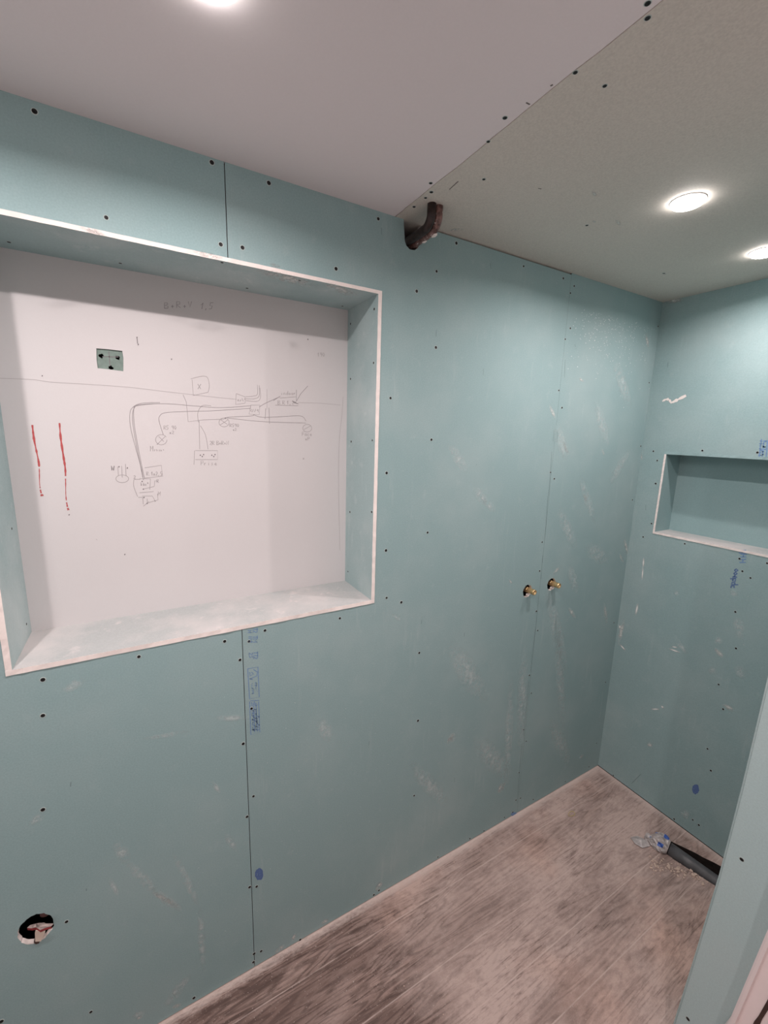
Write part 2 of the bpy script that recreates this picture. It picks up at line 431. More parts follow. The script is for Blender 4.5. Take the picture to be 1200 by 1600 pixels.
# painted door casing in front of the partition
bm = bmesh.new()
cp = [(.812, 0.0), (.891, .393), (.917, .706), (.935, 1.05), (.95, 1.6), (.96, H)]      # its left arris at y = 1.10
cy0, cy1 = 1.10, 1.198
rows = []
for x, z in cp:
    rows.append([bm.verts.new(p) for p in ((x, cy1, z), (x, cy0+.004, z), (x+.004, cy0, z), (x+.010, cy0-.002, z), (x+.012, cy0+.004, z), (x+.50, cy0+.004, z), (x+.50, cy1, z))])
for a_, b_ in zip(rows, rows[1:]):
    for i in range(7):
        bm.faces.new((a_[i], a_[(i+1) % 7], b_[(i+1) % 7], b_[i]))
bm.faces.new(rows[0]); bm.faces.new(rows[-1][::-1])
tr1 = struct('trim_1', bm, CASING)
bm = bmesh.new()                                                   # split dark groove in the casing
gp = [hit(u, v, 1, 1.103) for u, v in ((1178, 1612), (1182, 1600), (1188, 1590), (1200, 1570), (1212, 1548))]
gw = [.0045, .0045, .0032, .0036, .0038]
L = [bm.verts.new(p + Vector((-w, -.0004, 0))) for p, w in zip(gp, gw)]; Rr = [bm.verts.new(p + Vector((w, -.0004, 0))) for p, w in zip(gp, gw)]
for i in range(4): bm.faces.new((L[i], Rr[i], Rr[i+1], L[i+1]))
sp_ = [hit(u, v, 1, 1.102) for u, v in ((1179, 1595), (1184, 1593), (1188, 1597), (1183, 1598))]
bm.faces.new([bm.verts.new(p) for p in sp_])
r = bmesh.ops.extrude_face_region(bm, geom=list(bm.faces))
bmesh.ops.translate(bm, verts=[x for x in r['geom'] if isinstance(x, bmesh.types.BMVert)], vec=(0, .006, 0))
o = obj('crack', bm, BROWN, tr1); o['label'] = 'dark brown split in the pale casing'

bm = bmesh.new(); box(bm, (X1, Y0-.05, 0), (X1+.1, D+.1, H)); struct('wall_outer', bm, WHITE)
bm = bmesh.new(); box(bm, (-.3, Y0-.1, 0), (X1+.1, Y0, H)); struct('wall_entry', bm, WHITE)

# ---------------------------------------------------------------- setting: ceiling in two boards
rc = random.Random(4)
sl = wob((0, .662), (X1, .652), 46, .0016, rc)
bm = bmesh.new()
slab(bm, [[(-.30, Y0), (X1, Y0), (X1, .6515)] + [(x, y-.0012) for x, y in sl[::-1]] + [(-.30, .661)]], T, ZD(H), 0, 2)
slab(bm, [[(-.30, .6635), (0, .6635)] + [(x, y+.0012) for x, y in sl] + [(X1, .654), (X1, D+.25), (-.30, D+.25)]], T, ZD(H), 1, 2)
ceil = struct('ceiling', bm, [CEILW, CEILG, EDGE])
bm = bmesh.new(); box(bm, (-.30, .60, H+T+.001), (X1, .71, H+T+.03)); obj('ceiling_batten', bm, DARKGAP, ceil)

# ---------------------------------------------------------------- screws in the boards
def screw_mesh():
    bm = bmesh.new()
    # torn paper ring, countersunk black head with a cross recess
    lathe(bm, [(.0056, .00005), (.0052, .00035), (.0042, .00040)], (0, 0, 0), (0, 0, 1), 18, 1)
    lathe(bm, [(.0043, .00045), (.0040, .00075), (.0034, .0006), (.0018, .0003), (.0001, .0003)], (0, 0, 0), (0, 0, 1), 18, 0)
    for a in (0, PI/2):
        c_, s_ = math.cos(a+.4), math.sin(a+.4)
        p = [(-.0024, -.0004), (.0024, -.0004), (.0024, .0004), (-.0024, .0004)]
        lo = [bm.verts.new((x*c_-y*s_, x*s_+y*c_, .0003)) for x, y in p]; hi = [bm.verts.new((x*c_-y*s_, x*s_+y*c_, .0007)) for x, y in p]
        bm.faces.new(hi)
        for i in range(4): bm.faces.new((lo[i], lo[(i+1) % 4], hi[(i+1) % 4], hi[i]))
    me = bpy.data.meshes.new('screw'); bm.to_mesh(me); bm.free(); me.materials.append(BLACK); me.materials.append(TORN)
    return me
SM = screw_mesh()
def screws(pts, ax, val, nrm, parent, k=1.0, lim=None):
    q = Vector(nrm).to_track_quat('Z', 'Y')
    for u, v in pts:
        p = hit(u, v, ax, val)
        if lim and not lim(p): continue
        o = bpy.data.objects.new('screw', SM); C.objects.link(o); o.parent = parent
        o.location = p - parent.location; o.rotation_mode = 'QUATERNION'; o.rotation_quaternion = q
        s = k * random.uniform(.85, 1.08); o.scale = (s, s, 1)
screws([(54,174),(331,254),(345,382),(379,387),(166,340),(420,286),(591,342),(525,420),(651,455),(682,424),(713,380),(681,543),(610,622),
 (674,687),(604,739),(668,832),(603,860),(604,934),(627,941),(531,966),(655,1020),(653,1126),(647,1243),(217,1026),(351,1002),(375,1031),
 (389,1002),(414,985),(393,1107),(67,1062),(67,1118),(67,1265),(104,1440),(380,1162),(396,1244),(386,1276),(390,1386),(401,1385),(397,1490),
 (408,1486),(396,1503),(303,1559),(142,1581),(2,1596),(469,1468),(592,1391),(584,1398)], 0, 0, (1,0,0), wl)
screws([(818,416),(880,435),(897,447),(891,458),(891,513),(883,530),(873,610),(878,637),(860,738),(866,748),(847,847),(843,892),
 (838,955),(840,985),(827,1055),(830,1083),(818,1140),(822,1158),(811,1207),(806,1250),(813,1247),(833,1249),(801,1269),(788,1277),(756,1298),
 (734,1310),(684,1339),(883,1221),(920,1198),(932,1161),(946,1066),(959,973),(988,781),(1001,697),(1014,598),(1028,510)], 0, 0, (1,0,0), wl, .85)
screws([(1021,705),(1027,719.5),(1024.6,755.5),(1018,818),(1005,839),(1070,849.6),(1097.5,704),(1183.5,707),(1155.5,873),(1160,892.5),(1198.6,880),
 (1172.7,903),(1149,956),(1150,1013),(1123,1069.5),(1130,1108),(1105.5,1170),(1110.7,1204),(1053.5,1279.7),(1082.6,1281),(1092,1289),(958.5,1211.5)],
 1, D, (0,-1,0), wb, .9)
screws([(1012,5),(1012,28),(899,113),(945,134),(789,184),(763,221),(673,286),(674,300),(665,309),(756,280),(647,323),(917,352),(1037,427)],
 2, H, (0,0,-1), ceil, .95)
screws([(585,483),(548,506),(584,567),(548,592),(582,688),(549,690),(581,800),(547,800),(544,893)], 1, nR-ti, (0,-1,0), wl, .85, lambda p: -nd+.005 < p.x < -.004)
screws([(14,378),(173,371),(188,411),(347,410),(386,450),(468,438),(535,478)], 2, nT-ti, (0,0,-1), wl, .85, lambda p: -nd+.004 < p.x < -.004)
screws([(18,826),(41,975),(15,1023)], 1, nL+ti, (0,1,0), wl, .85, lambda p: -nd+.004 < p.x < -.002)
screws([(1159,1343),(1075,1592)], 1, PY, (0,-1,0), wr, 1.15)

# ---------------------------------------------------------------- strokes on the boards: pencil, ink, marker
FONT = {
 'A': [[(0,0),(.4,1),(.8,0)],[(.15,.4),(.65,.4)]], 'B': [[(0,0),(0,1),(.5,.95),(.6,.75),(.1,.52),(.65,.35),(.6,.08),(0,0)]],
 'C': [[(.7,.85),(.4,1),(.05,.6),(.1,.15),(.4,0),(.7,.15)]], 'D': [[(0,0),(0,1),(.5,.9),(.7,.5),(.5,.1),(0,0)]],
 'E': [[(.6,1),(0,1),(0,0),(.6,0)],[(0,.5),(.5,.5)]], 'F': [[(.6,1),(0,1),(0,0)],[(0,.5),(.5,.5)]],
 'G': [[(.7,.85),(.35,1),(0,.5),(.35,0),(.7,.2),(.7,.5),(.4,.5)]], 'H': [[(0,0),(0,1)],[(.6,0),(.6,1)],[(0,.5),(.6,.5)]],
 'I': [[(.2,0),(.2,1)]], 'L': [[(0,1),(0,0),(.5,0)]], 'M': [[(0,0),(0,1),(.35,.4),(.7,1),(.7,0)]], 'N': [[(0,0),(0,1),(.6,0),(.6,1)]],
 'O': [[(.3,0),(0,.5),(.3,1),(.65,.5),(.3,0)]], 'P': [[(0,0),(0,1),(.5,.95),(.55,.6),(0,.5)]],
 'R': [[(0,0),(0,1),(.5,.9),(.5,.6),(0,.5),(.6,0)]], 'S': [[(.6,.9),(.2,1),(.1,.7),(.55,.35),(.4,0),(0,.1)]],
 'T': [[(0,1),(.7,1)],[(.35,1),(.35,0)]], 'U': [[(0,1),(.05,.1),(.5,.1),(.6,1)]], 'V': [[(0,1),(.3,0),(.6,1)]],
 'W': [[(0,1),(.15,0),(.35,.7),(.55,0),(.7,1)]], 'X': [[(0,0),(.6,1)],[(0,1),(.6,0)]], 'Z': [[(0,1),(.6,1),(0,0),(.6,0)]],
 'a': [[(.5,.5),(.1,.5),(.05,.1),(.4,.1),(.5,.5),(.55,0)]], 'c': [[(.5,.5),(.1,.45),(.1,.05),(.5,.05)]], 'd': [[(.5,1),(.5,0),(.1,.05),(.1,.45),(.5,.5)]],
 'e': [[(.1,.25),(.5,.3),(.3,.55),(.05,.25),(.3,0),(.5,.1)]], 'g': [[(.5,.5),(.1,.5),(.1,.1),(.5,.1),(.5,.5),(.5,-.3),(.1,-.35)]],
 'i': [[(.2,.5),(.2,0)],[(.2,.7),(.22,.75)]], 'l': [[(.2,1),(.2,0),(.35,0)]], 'n': [[(0,0),(0,.5),(.4,.5),(.45,0)]], 'o': [[(.25,0),(0,.25),(.25,.5),(.5,.25),(.25,0)]],
 'p': [[(0,-.35),(0,.5),(.45,.45),(.4,.05),(0,.1)]], 'q': [[(.5,-.35),(.5,.5),(.05,.45),(.1,.05),(.5,.1)]], 'r': [[(0,0),(0,.5)],[(0,.35),(.35,.5)]], 's': [[(.4,.5),(.1,.45),(.4,.15),(.05,0)]],
 'u': [[(0,.5),(.05,0),(.4,.05),(.45,.5),(.5,0)]], 'x': [[(0,0),(.45,.5)],[(0,.5),(.45,0)]], 'y': [[(0,.5),(.25,.1)],[(.5,.5),(.1,-.35)]],
 '0': [[(.3,0),(0,.5),(.3,1),(.55,.5),(.3,0)]], '1': [[(0,.6),(.3,1),(.25,0)]], '2': [[(0,.8),(.3,1),(.55,.7),(0,0),(.6,0)]], '3': [[(0,.9),(.5,.95),(.2,.55),(.55,.25),(0,0)]],
 '5': [[(.6,1),(.1,1),(.05,.55),(.5,.5),(.4,.05),(0,0)]], '9': [[(.5,.6),(.1,.6),(.1,.95),(.5,.95),(.45,0)]],
 '+': [[(.05,.35),(.5,.35)],[(.27,.6),(.27,.1)]], '.': [[(.2,0),(.27,.07)]], ',': [[(.25,.1),(.15,-.2)]], '-': [[(.05,.4),(.45,.4)]], ' ': []}

def ribbon(bm, pts, w, nrm, up=.00035, jit=0.0):
    """a flat pen stroke through 3-D points on a surface"""
    nrm = Vector(nrm); pts = [Vector(p) for p in pts]; L = []; R2 = []
    for i, p in enumerate(pts):
        d = (pts[min(i+1, len(pts)-1)] - pts[max(i-1, 0)])
        if d.length < 1e-7: d = Vector((0, 0, 1))
        s = nrm.cross(d.normalized()) * w/2 * (1 + (random.uniform(-jit, jit) if jit else 0))
        L.append(bm.verts.new(p + nrm*up + s)); R2.append(bm.verts.new(p + nrm*up - s))
    for i in range(len(pts)-1): bm.faces.new((L[i], R2[i], R2[i+1], L[i+1]))

def smooth_(pts, n=6):
    """Catmull-Rom through pixel points"""
    if len(pts) < 3: return pts
    out = []; P = [pts[0]] + list(pts) + [pts[-1]]
    for i in range(1, len(P)-2):
        for k in range(n):
            t = k/n; q = []
            for c_ in (0, 1):
                a, b_, c2, d2_ = P[i-1][c_], P[i][c_], P[i+1][c_], P[i+2][c_]
                q.append(.5*((2*b_) + (-a+c2)*t + (2*a-5*b_+4*c2-d2_)*t*t + (-a+3*b_-3*c2+d2_)*t**3))
            out.append(tuple(q))
    out.append(pts[-1]); return out

def strokes(name, lst, plane, m, w, parent, label=None, jit=.1):
    ax, val, nrm = plane; bm = bmesh.new()
    for s in lst:
        ribbon(bm, [hit(u, v, ax, val) for u, v in s], w, nrm, jit=jit)
    o = obj(name, bm, m, parent, recalc=False)
    if label: o['label'] = label
    return o

def text_px(s, x, y, h, dx=1.0, slope=0.0, shear=0.0, adv=.75):
    """letters laid out in picture pixels: (x, y) left end of the base line, h cap height"""
    out = []; cx = 0.0
    for ch in s:
        for st in FONT.get(ch, []):
            out.append([(x + (cx + a)*h*dx + shear*b_*h, y + slope*(cx + a)*h*dx - b_*h) for a, b_ in st])
        cx += adv if ch != ' ' else .55
    return out
def arc(cx, cy, rx, ry, a0=0, a1=360, n=18):
    return [(cx + rx*math.cos(math.radians(a0+(a1-a0)*i/n)), cy + ry*math.sin(math.radians(a0+(a1-a0)*i/n))) for i in range(n+1)]

NP = (0, -nd, (1, 0, 0))
S_ = smooth_
main = [
 S_([(224,750),(222,738),(212,690),(207,655),(210,637),(222,632),(262,631),(300,634),(345,637),(392,634)]),
 S_([(226,748),(223,735),(216,700),(210,665),(209,640),(214,634),(240,631)]),
 S_([(223,746),(219,725),(212,700),(204,668),(203,646),(208,636),(222,630),(250,629)]),
 S_([(255,679),(249,660),(249,651),(258,645),(290,643),(330,642),(392,638)]),
 S_([(405,636),(415,630),(437,620)]), [(427,626),(438,619)], [(463,627),(470,615),(481,603)], [(463,627),(463,609)],
 S_([(396,648),(410,652),(440,651),(470,650),(478,658)]), S_([(396,648),(392,650),(356,652),(351,655)]),
 S_([(355,653),(400,658),(440,660),(478,661)]), [(421,662),(420,637)], [(414,655),(415,638)],
]
strokes('pencil_diagram', main, NP, PENCIL, .00125, wl, 'pencil wiring lines drawn across the white recess panel')
boxes = [
 [(300,593),(302,618),(325,613)], S_([(298,592),(315,588),(324,590),(327,603),(325,613)]),
 [(369,615),(383,620),(383,630),(368,632),(369,615)], [(392,633),(406,633),(405,648),(389,647),(392,633)],
 S_([(384,620),(395,619),(402,616),(402,601)]), S_([(384,623),(398,623),(405,618),(405,602)]), S_([(384,626),(402,627),(407,620),(406,606)]),
 [(286,617),(291,628),(294,659),(318,656),(350,655)], S_([(310,660),(309,645),(316,634),(330,634)]),
 [(311,657),(312,702)], S_([(313,665),(321,680),(325,702)]),
 [(305,704),(340,704),(340,718),(305,718)], [(304,704),(303,726)], [(430,633),(466,634)], [(437,622),(462,620)],
 [(209,749),(219,749)], S_([(209,750),(209,760),(215,776)]), [(218,748),(235,748),(234,765)], [(218,770),(240,768)], [(226,731),(252,727),(254,744),(226,747)],
 [(222,775),(238,775),(243,784)], [(223,778),(224,788)], [(216,777),(225,777)], [(225,764),(241,760),(242,751),(247,752)], [(230,786),(247,781),(246,772),(250,770)], [(224,791),(230,786)],
 [(184,729),(185,743)], [(190,728),(191,746)], [(196,725),(197,744)],
 arc(191,748,10,6), arc(252,687,9,8,0,330), [(245,695),(258,682)], [(248,682),(256,690)], arc(350,660,8,7), [(345,656),(355,663)], [(344,664),(356,656)], arc(480,669,7,6), [(475,671),(486,665)],
]
strokes('pencil_diagram', boxes, NP, PENCILF, .0013, wl, 'fainter pencil boxes and lamp symbols of the wiring sketch')
faint = [
 S_([(0,591),(50,593),(80,597),(130,600),(200,605),(260,612),(330,620),(370,624)]), [(466,629),(500,630),(532,633)],
 S_([(536,620),(534,650),(530,690),(529,760),(531,860)]), [(417,608),(417,640)], [(150,842),(152,844)]]
strokes('pencil_line', faint, NP, plain('very_faint_pencil', (.49, .465, .47), .8), .0013, wl, 'faint long pencil construction lines')
t = (text_px('B', 257, 482, 9, 1.0) + text_px('+', 267, 482, 9) + text_px('R', 276, 481, 10) + text_px('+', 286, 482, 9) + text_px('V', 294, 480, 9)
     + text_px('1,5', 313, 483, 10, .9, 0, .15))
strokes('handwriting', t, NP, PENCIL, .0014, wl, 'pencilled B+R+V 1,5 at the top of the panel')
def scrawl0(x, y, n, h, w, seed=1):
    rn = random.Random(seed)
    return [[(x + (i + rn.uniform(0, .8))*w, y - rn.choice((0, .5, .9))*h) for _ in range(4)] for i in range(n)]
t = (text_px('X', 309, 608, 8) + scrawl0(371, 627, 4, 5.5, 3.4, 1) + scrawl0(391, 644, 5, 5, 3, 2) + text_px('indoor', 439, 617, 6, .9) + text_px('B.R 1,2', 434, 632, 6, .85)
     + text_px('R5/90', 256, 671, 6, .9) + text_px('x2', 265, 678, 5) + text_px('M', 235, 705, 8, .7) + scrawl0(241, 705, 5, 3, 3.2, 3) + text_px('Prise', 314, 727, 7, 1.0) + text_px('2R B+R+N', 328, 695, 6, .85)
     + text_px('R590', 359, 667, 5) + text_px('x2', 364, 673, 4) + text_px('Face', 472, 681, 6, .9) + text_px('xP', 477, 688, 5) + text_px('R.1x2,5', 229, 743, 6, .8) + scrawl0(220, 759, 4, 6, 3.2, 4)
     + text_px('190', 496, 557, 6, .9) + text_px('x', 473, 718, 5) + text_px('2', 209, 748, 5) + text_px('R', 245, 754, 5) + text_px('N', 247, 774, 6) + text_px('L', 230, 784, 5))
strokes('handwriting', t, NP, PENCILF, .0014, wl, 'small pencil notes beside the wiring boxes')
dots = []
for u, v in ((186,729),(199,731),(224,764),(222,752),(225,777),(230,786),(313,711),(316,713),(318,710),(331,711),(334,713),(336,710),(214,527),(216,538),(108,804),(66,587),(352,653),(24,849),(268,561),(481,530),(195,866)):
    dots.append([(u-.8, v), (u+.8, v+.6)])
strokes('pencil_dots', dots, NP, PENCILD, .0034, wl)
strokes('handwriting', text_px('W', 174, 735, 7, .9) + [[(458,629),(466,631)], [(457,627),(463,629)], [(214,528),(215,537)]], NP, PENCILD, .0017, wl, 'dark pencilled W and contact marks')
for pts in ([(50.5,664),(53,685),(57,705),(60.5,722),(61.5,735),(62,757),(64,769),(66,775)], [(93,661),(95,685),(99,712),(102,732),(102.5,752),(103,775),(105,790),(107,797)]):
    bm = bmesh.new(); pp = S_(pts, 5); nn = len(pp)
    P3 = [hit(u, v, 0, -nd) for u, v in pp]
    k = nn//2
    ribbon(bm, P3[:k+1], .0036, (1,0,0), .0004, .45); ribbon(bm, P3[k+1:-8], .0018, (1,0,0), .0004, .5); ribbon(bm, P3[-8:-4], .0030, (1,0,0), .00045, .4); ribbon(bm, P3[-4:], .0050, (1,0,0), .0005, .4)
    o = obj('red_mark', bm, REDPEN, wl, recalc=False); o['label'] = 'upright red marker stroke on the white panel'
# cross on the little green square
PP = (0, -nd-.0042, (1, 0, 0))
strokes('pencil_line', [[(170,549),(171,560),(172,572)], [(160,557),(185,558)]], PP, PENCILD, .0018, wl, 'dark pencilled cross on the green square')

# plumbing marks on the green wall
WP = (0, 0, (1, 0, 0)); BP = (1, D, (0, -1, 0)); CPn = (2, H, (0, 0, -1))
dk = plain('graphite_on_green', (.15, .22, .22), .8)
lines = [[(766,411),(767,420)], [(755,576),(755,586)], [(596,356),(596,367)], [(682,515),(681,526)], [(898,538),(900,545)], [(745,725),(744,727)], [(585,846),(583,853)], [(577,1158),(576,1165)],
 [(710,1215),(710,1222)], [(726,988),(725,995)], [(111,1222),(110,1229)], [(659,968),(658,975)], [(135,1388),(135,1392)], [(883,562),(882,590)], [(866,672),(864,690)], [(871,672),(870,690)],
 [(862,706),(860,740),(857,775)], [(856,775),(853,820),(850,852)], [(848,868),(845,905)], [(842,930),(838,972),(833,1010),(829,1050)], [(826,1065),(822,1110),(818,1150)], [(816,1160),(812,1200),(808,1255)]]
strokes('pencil_line', lines, WP, dk, .0013, wl, 'short dark pencil ticks and the broken seam line')
strokes('pencil_line', [[(1001,1210),(994,1217),(987,1224)], [(1044,566),(1043,574)], [(1009,789),(1009,797)]], BP, dk, .0016, wb)
strokes('pencil_line', [[(822,160),(828,163)], [(860,134),(864,132)], [(1036,427),(1040,428)], [(841,294),(846,295)], [(702,296),(716,283)]], CPn, plain('grey_scuff', (.18, .16, .15), .9), .003, ceil)

# printed strips in blue: letters run down the board edge
def text_v(s, x, y, h, k=1.0, slant=0.0, adv=.75, flip=False):
    """letters turned a quarter: running down the picture, tops to the right"""
    out = []; cy = 0.0
    for ch in s:
        for st in FONT.get(ch, []):
            out.append([(x + b_*h + slant*(cy+a)*h*k, y + (cy+a)*h*k) for a, b_ in st])
        cy += adv if ch != ' ' else .5
    return out
def scrawl(x, y, n, h, w, slant=0.0, down=False, seed=1):
    """a run of n illegibly small letters, h tall and w wide each"""
    rn = random.Random(seed); out = []
    for i in range(n):
        st = [((i + rn.uniform(.05, .8))*w, rn.choice((0, .5, 1.0))*h + rn.uniform(-.1, .1)*h) for _ in range(rn.choice((3, 4, 4)))]
        out.append([(x + q + slant*p, y + p) if down else (x + p, y + slant*p - q) for p, q in st])
    return out
ink = []
ink += text_v('M', 387, 985, 6, .8, .04) + text_v('T2', 395, 981, 7, .8, .04)
ink += text_v('IMI', 388, 994, 6, .9, .04) + text_v('TM', 395, 993, 7, 1, .04)
ink += text_v('23', 389, 1020, 6, 1.0, .04) + text_v('TT2', 396, 1018, 6.5, .85, .04)
ink += [[(387,1045),(403,1042),(405,1089),(390,1092),(387,1045)]]
ink += [[(390,1050),(391,1056),(396,1053),(393,1050)], [(396,1046),(402,1050),(401,1056),(390,1061)], [(390,1060),(395,1062)]]
ink += scrawl(393, 1067, 7, 3.2, 2.5, .04, True, 1) + scrawl(398, 1066, 6, 3.2, 2.5, .04, True, 2)
ink += [[(391,1095),(405,1094)], [(390,1096),(392,1148),(406,1144),(404,1096)], [(393,1097),(394,1104)], [(397,1096),(399,1103),(403,1101)]]
ink += scrawl(393, 1109, 13, 3.4, 2.6, .04, True, 3) + scrawl(397.5, 1108, 13, 3.4, 2.6, .04, True, 4) + scrawl(401.5, 1118, 7, 3.6, 3.4, .04, True, 5)
ink += [[(396,1098),(398,1144)], [(400,1098),(402,1143)]]
strokes('printed_lettering', ink, WP, BLUEI, .0021, wl, 'pale blue printed strip beside the board seam below the recess')
strokes('printed_lettering', text_v('H', 1157, 866, 10, .7, -.14) + text_v('H', 1156, 874, 10, .8, -.14) + text_v('H', 1155, 860, 11, .6, -.14), BP, BLUEI, .0040, wb)
strokes('printed_lettering', text_v('ooepdc', 1148, 889, 11, .75, -.22, .62), BP, BLUED, .0046, wb, 'blue printed lettering under the long recess')
strokes('printed_lettering', scrawl(1187, 688, 7, 5, 3.6, -.1, True, 6) + scrawl(1193, 688, 6, 5, 4, -.1, True, 7) + [[(1190,686),(1186,714)], [(1199,688),(1197,715)], [(1194,688),(1191,714)]], BP, BLUEI, .0035, wb, 'blue printed strip above the long recess')
bm = bmesh.new()
def blot(plane, u, v, ru, rv, m, name, parent, label=None, seed=1):
    ax, val, nrm = plane; bm = bmesh.new()
    ring = rough_circle(u, v, ru, rv, 22, .10, 0, seed); inner = rough_circle(u-.6, v, ru*.45, rv*.5, 22, .2, 0, seed+1)
    a = [bm.verts.new(hit(x, y, ax, val) + Vector(nrm)*.0004) for x, y in ring]; b2 = [bm.verts.new(hit(x, y, ax, val) + Vector(nrm)*.0004) for x, y in inner]
    for i in range(22): bm.faces.new((a[i], a[(i+1) % 22], b2[(i+1) % 22], b2[i]))
    c2 = [b2[i] for i in range(0, 22)]
    for i in range(0, 9): bm.faces.new((b2[i], b2[i+1], b2[21-i]) if i == 0 else (b2[i], b2[i+1], b2[21-i], b2[22-i]))
    o = obj(name, bm, m, parent, recalc=False)
    if label: o['label'] = label
blot(WP, 405, 1366, 6.5, 9.5, BLUED, 'ink_stamp', wl, 'round blue ink stamp beside the board seam', 3)
blot(BP, 1087, 1233, 5.5, 8, BLUED, 'ink_stamp', wb, 'round blue ink stamp low on the back wall', 8)
blot(WP, 803, 1272, 5, 3, BLUEI, 'ink_stamp', wl, None, 12)

# plaster smears, splashes and dusty rub marks
def smear(plane, u0, v0, u1, v1, wpx, m, parent, name='plaster_smear', label=None, up=.0005):
    """soft-edged stain: an ellipse along (u0,v0)-(u1,v1), wpx wide, laid on the surface"""
    ax, val, nrm = plane; a = Vector((u0, v0)); b_ = Vector((u1, v1)); c_ = (a+b_)/2; d = (b_-a)/2
    if d.length < .1: d = Vector((.1, 0))
    n2 = Vector((-d.y, d.x)).normalized()*wpx/2; bm = bmesh.new(); uvl = bm.loops.layers.uv.new('UVMap')
    vv = [bm.verts.new(hit(c_.x, c_.y, ax, val) + Vector(nrm)*up)]; uvs = {vv[0]: (0, 0)}
    K = 20
    for i in range(K):
        t = 2*PI*i/K; p = c_ + d*math.cos(t) + n2*math.sin(t)
        q = bm.verts.new(hit(p.x, p.y, ax, val) + Vector(nrm)*up); vv.append(q); uvs[q] = (math.cos(t), math.sin(t))
    for i in range(K):
        f = bm.faces.new((vv[0], vv[1+i], vv[1+(i+1) % K]))
        for lp in f.loops: lp[uvl].uv = uvs[lp.vert]
    o = obj(name, bm, m, parent, recalc=False)
    if label: o['label'] = label
    return o
for a in ((180,1312,200,1350,26),(196,1345,250,1400,22),(236,1388,286,1424,18),(270,1330,312,1420,16),(312,1410,318,1520,14),(255,1575,300,1520,16),(205,1590,230,1578,10),
          (330,1220,345,1240,10),(45,1290,70,1270,16),(95,1080,135,1060,18),(220,1155,300,1142,9),(330,1123,395,1120,12),(350,1300,370,1330,14),(170,1370,185,1400,12),
          (500,1120,515,1160,26),(700,1148,712,1158,14),(700,1000,760,1100,40),(612,960,628,968,10),(755,780,775,800,14),(742,760,760,790,18),(855,915,885,1060,22),
          (870,960,880,1150,16),(820,1000,812,1180,18),(800,1050,790,1240,14),(868,660,885,720,18),(872,790,900,860,20),(905,740,930,820,14),(960,560,985,640,18),(930,620,950,700,16),
          (950,760,985,700,14),(915,850,950,880,30),(890,880,900,930,16),(740,1150,800,1220,40),(860,1120,890,1200,24),(700,690,730,740,20),(640,1190,700,1260,30)):
    smear(WP, *a, SOFT, wl, 'dust_smudge')
for a in ((235,1392,285,1420,10),(778,1240,786,1222,8),(781,1240,790,1221,4),(698,1163,711,1144,9),(888,948,900,968,7),(975,840,982,870,6),(968,865,974,880,5),(944,940,948,975,6),(858,632,868,655,6),
          (880,690,889,712,6),(912,770,917,785,5),(940,700,944,712,4),(1009,520,1013,545,5),(1005,850,1010,870,5),(864,897,874,886,5),(795,905,800,912,4),(905,1185,912,1178,5),(500,1444,514,1436,7),
          (456,1470,462,1458,6),(428,1490,446,1476,9),(586,1392,598,1376,8),(268,1575,284,1568,7),(212,1592,224,1586,7),(905,590,912,597,5)):
    smear(WP, *a, SMEAR, wl)
for a in ((1006,870,1005,888,3.5),(1005,884,1003,908,3),(997,942,993,962,4.5),(968,976,969,983,4),(968,1006,978,1017,3),(1016,1108,1032,1108,3),(1033,1102,1037,1107,4),(1044,1013,1064,1020,3),
          (1048,1010,1060,1012,2.5)):
    smear(BP, *a, FLECK, wb)
for a in ((1115,1005,1130,998,14),(1116,1012,1132,1029,9),(1104,1048,1122,1048,14),(1148,1040,1166,1060,18),(1062,1265,1080,1278,16),(1052,926,1062,928,10),(1140,925,1155,928,14),(1150,960,1160,1000,20),
          (1040,472,1070,468,8),(1128,1100,1150,1112,8),(1010,1160,1020,1166,8),(1000,700,1003,720,6),(975,965,966,1010,8),(1055,1000,1075,1022,10)):
    smear(BP, *a, SOFT if a[4] > 9 else SMEAR, wb)
# the bright zig-zag of filler on the back wall
zz = [(1035,627),(1041,624),(1046,625),(1049,629),(1056,626),(1064,622),(1072,618)]
bm = bmesh.new(); ribbon(bm, [hit(u, v, 1, D) for u, v in S_(zz, 4)], .0095, (0,-1,0), .0008, .5)
o = obj('filler_streak', bm, EDGE, wb, recalc=False); o['label'] = 'bright zigzag streak of white filler'
# splash specks
bm = bmesh.new(); rs = random.Random(11)
def speck(bm, p, nrm, r):
    nrm = Vector(nrm); a = nrm.orthogonal().normalized(); b_ = nrm.cross(a)
    bm.faces.new([bm.verts.new(p + nrm*.0006 + r*rs.uniform(.6, 1.2)*(a*math.cos(t*PI/3) + b_*math.sin(t*PI/3))) for t in range(6)])
for i in range(420):
    u = rs.gauss(960, 38); v = 470 + (u-860)*.25 + abs(rs.gauss(25, 45))
    p = hit(u, v, 0, 0)
    if p.y < D-.01 and p.z < H-.02 and p.y > S2: speck(bm, p, (1,0,0), rs.uniform(.0007, .0024))
for i in range(190):
    u = rs.uniform(300, 900); v = rs.uniform(1060, 1560); p = hit(u, v, 0, 0)
    if .01 < p.z and p.y < D: speck(bm, p, (1,0,0), rs.uniform(.0004, .0012))
o = obj('plaster_specks', bm, plain('white_specks', (.74, .79, .78), .9), wl, recalc=False); o['kind'] = 'stuff'
bm = bmesh.new()
for i in range(60):
    p = hit(rs.uniform(1010, 1190), rs.uniform(880, 1280), 1, D)
    if p.x > .01: speck(bm, p, (0,-1,0), rs.uniform(.0004, .0012))
o = obj('plaster_specks', bm, plain('white_specks_back', (.66, .68, .67), .9), wb, recalc=False); o['kind'] = 'stuff'
for a in ((925,298,932,307,7),(962,342,970,352,7),(925,345,932,347,4),(700,360,725,358,5)):
    smear(CPn, *a, SMEAR, ceil)
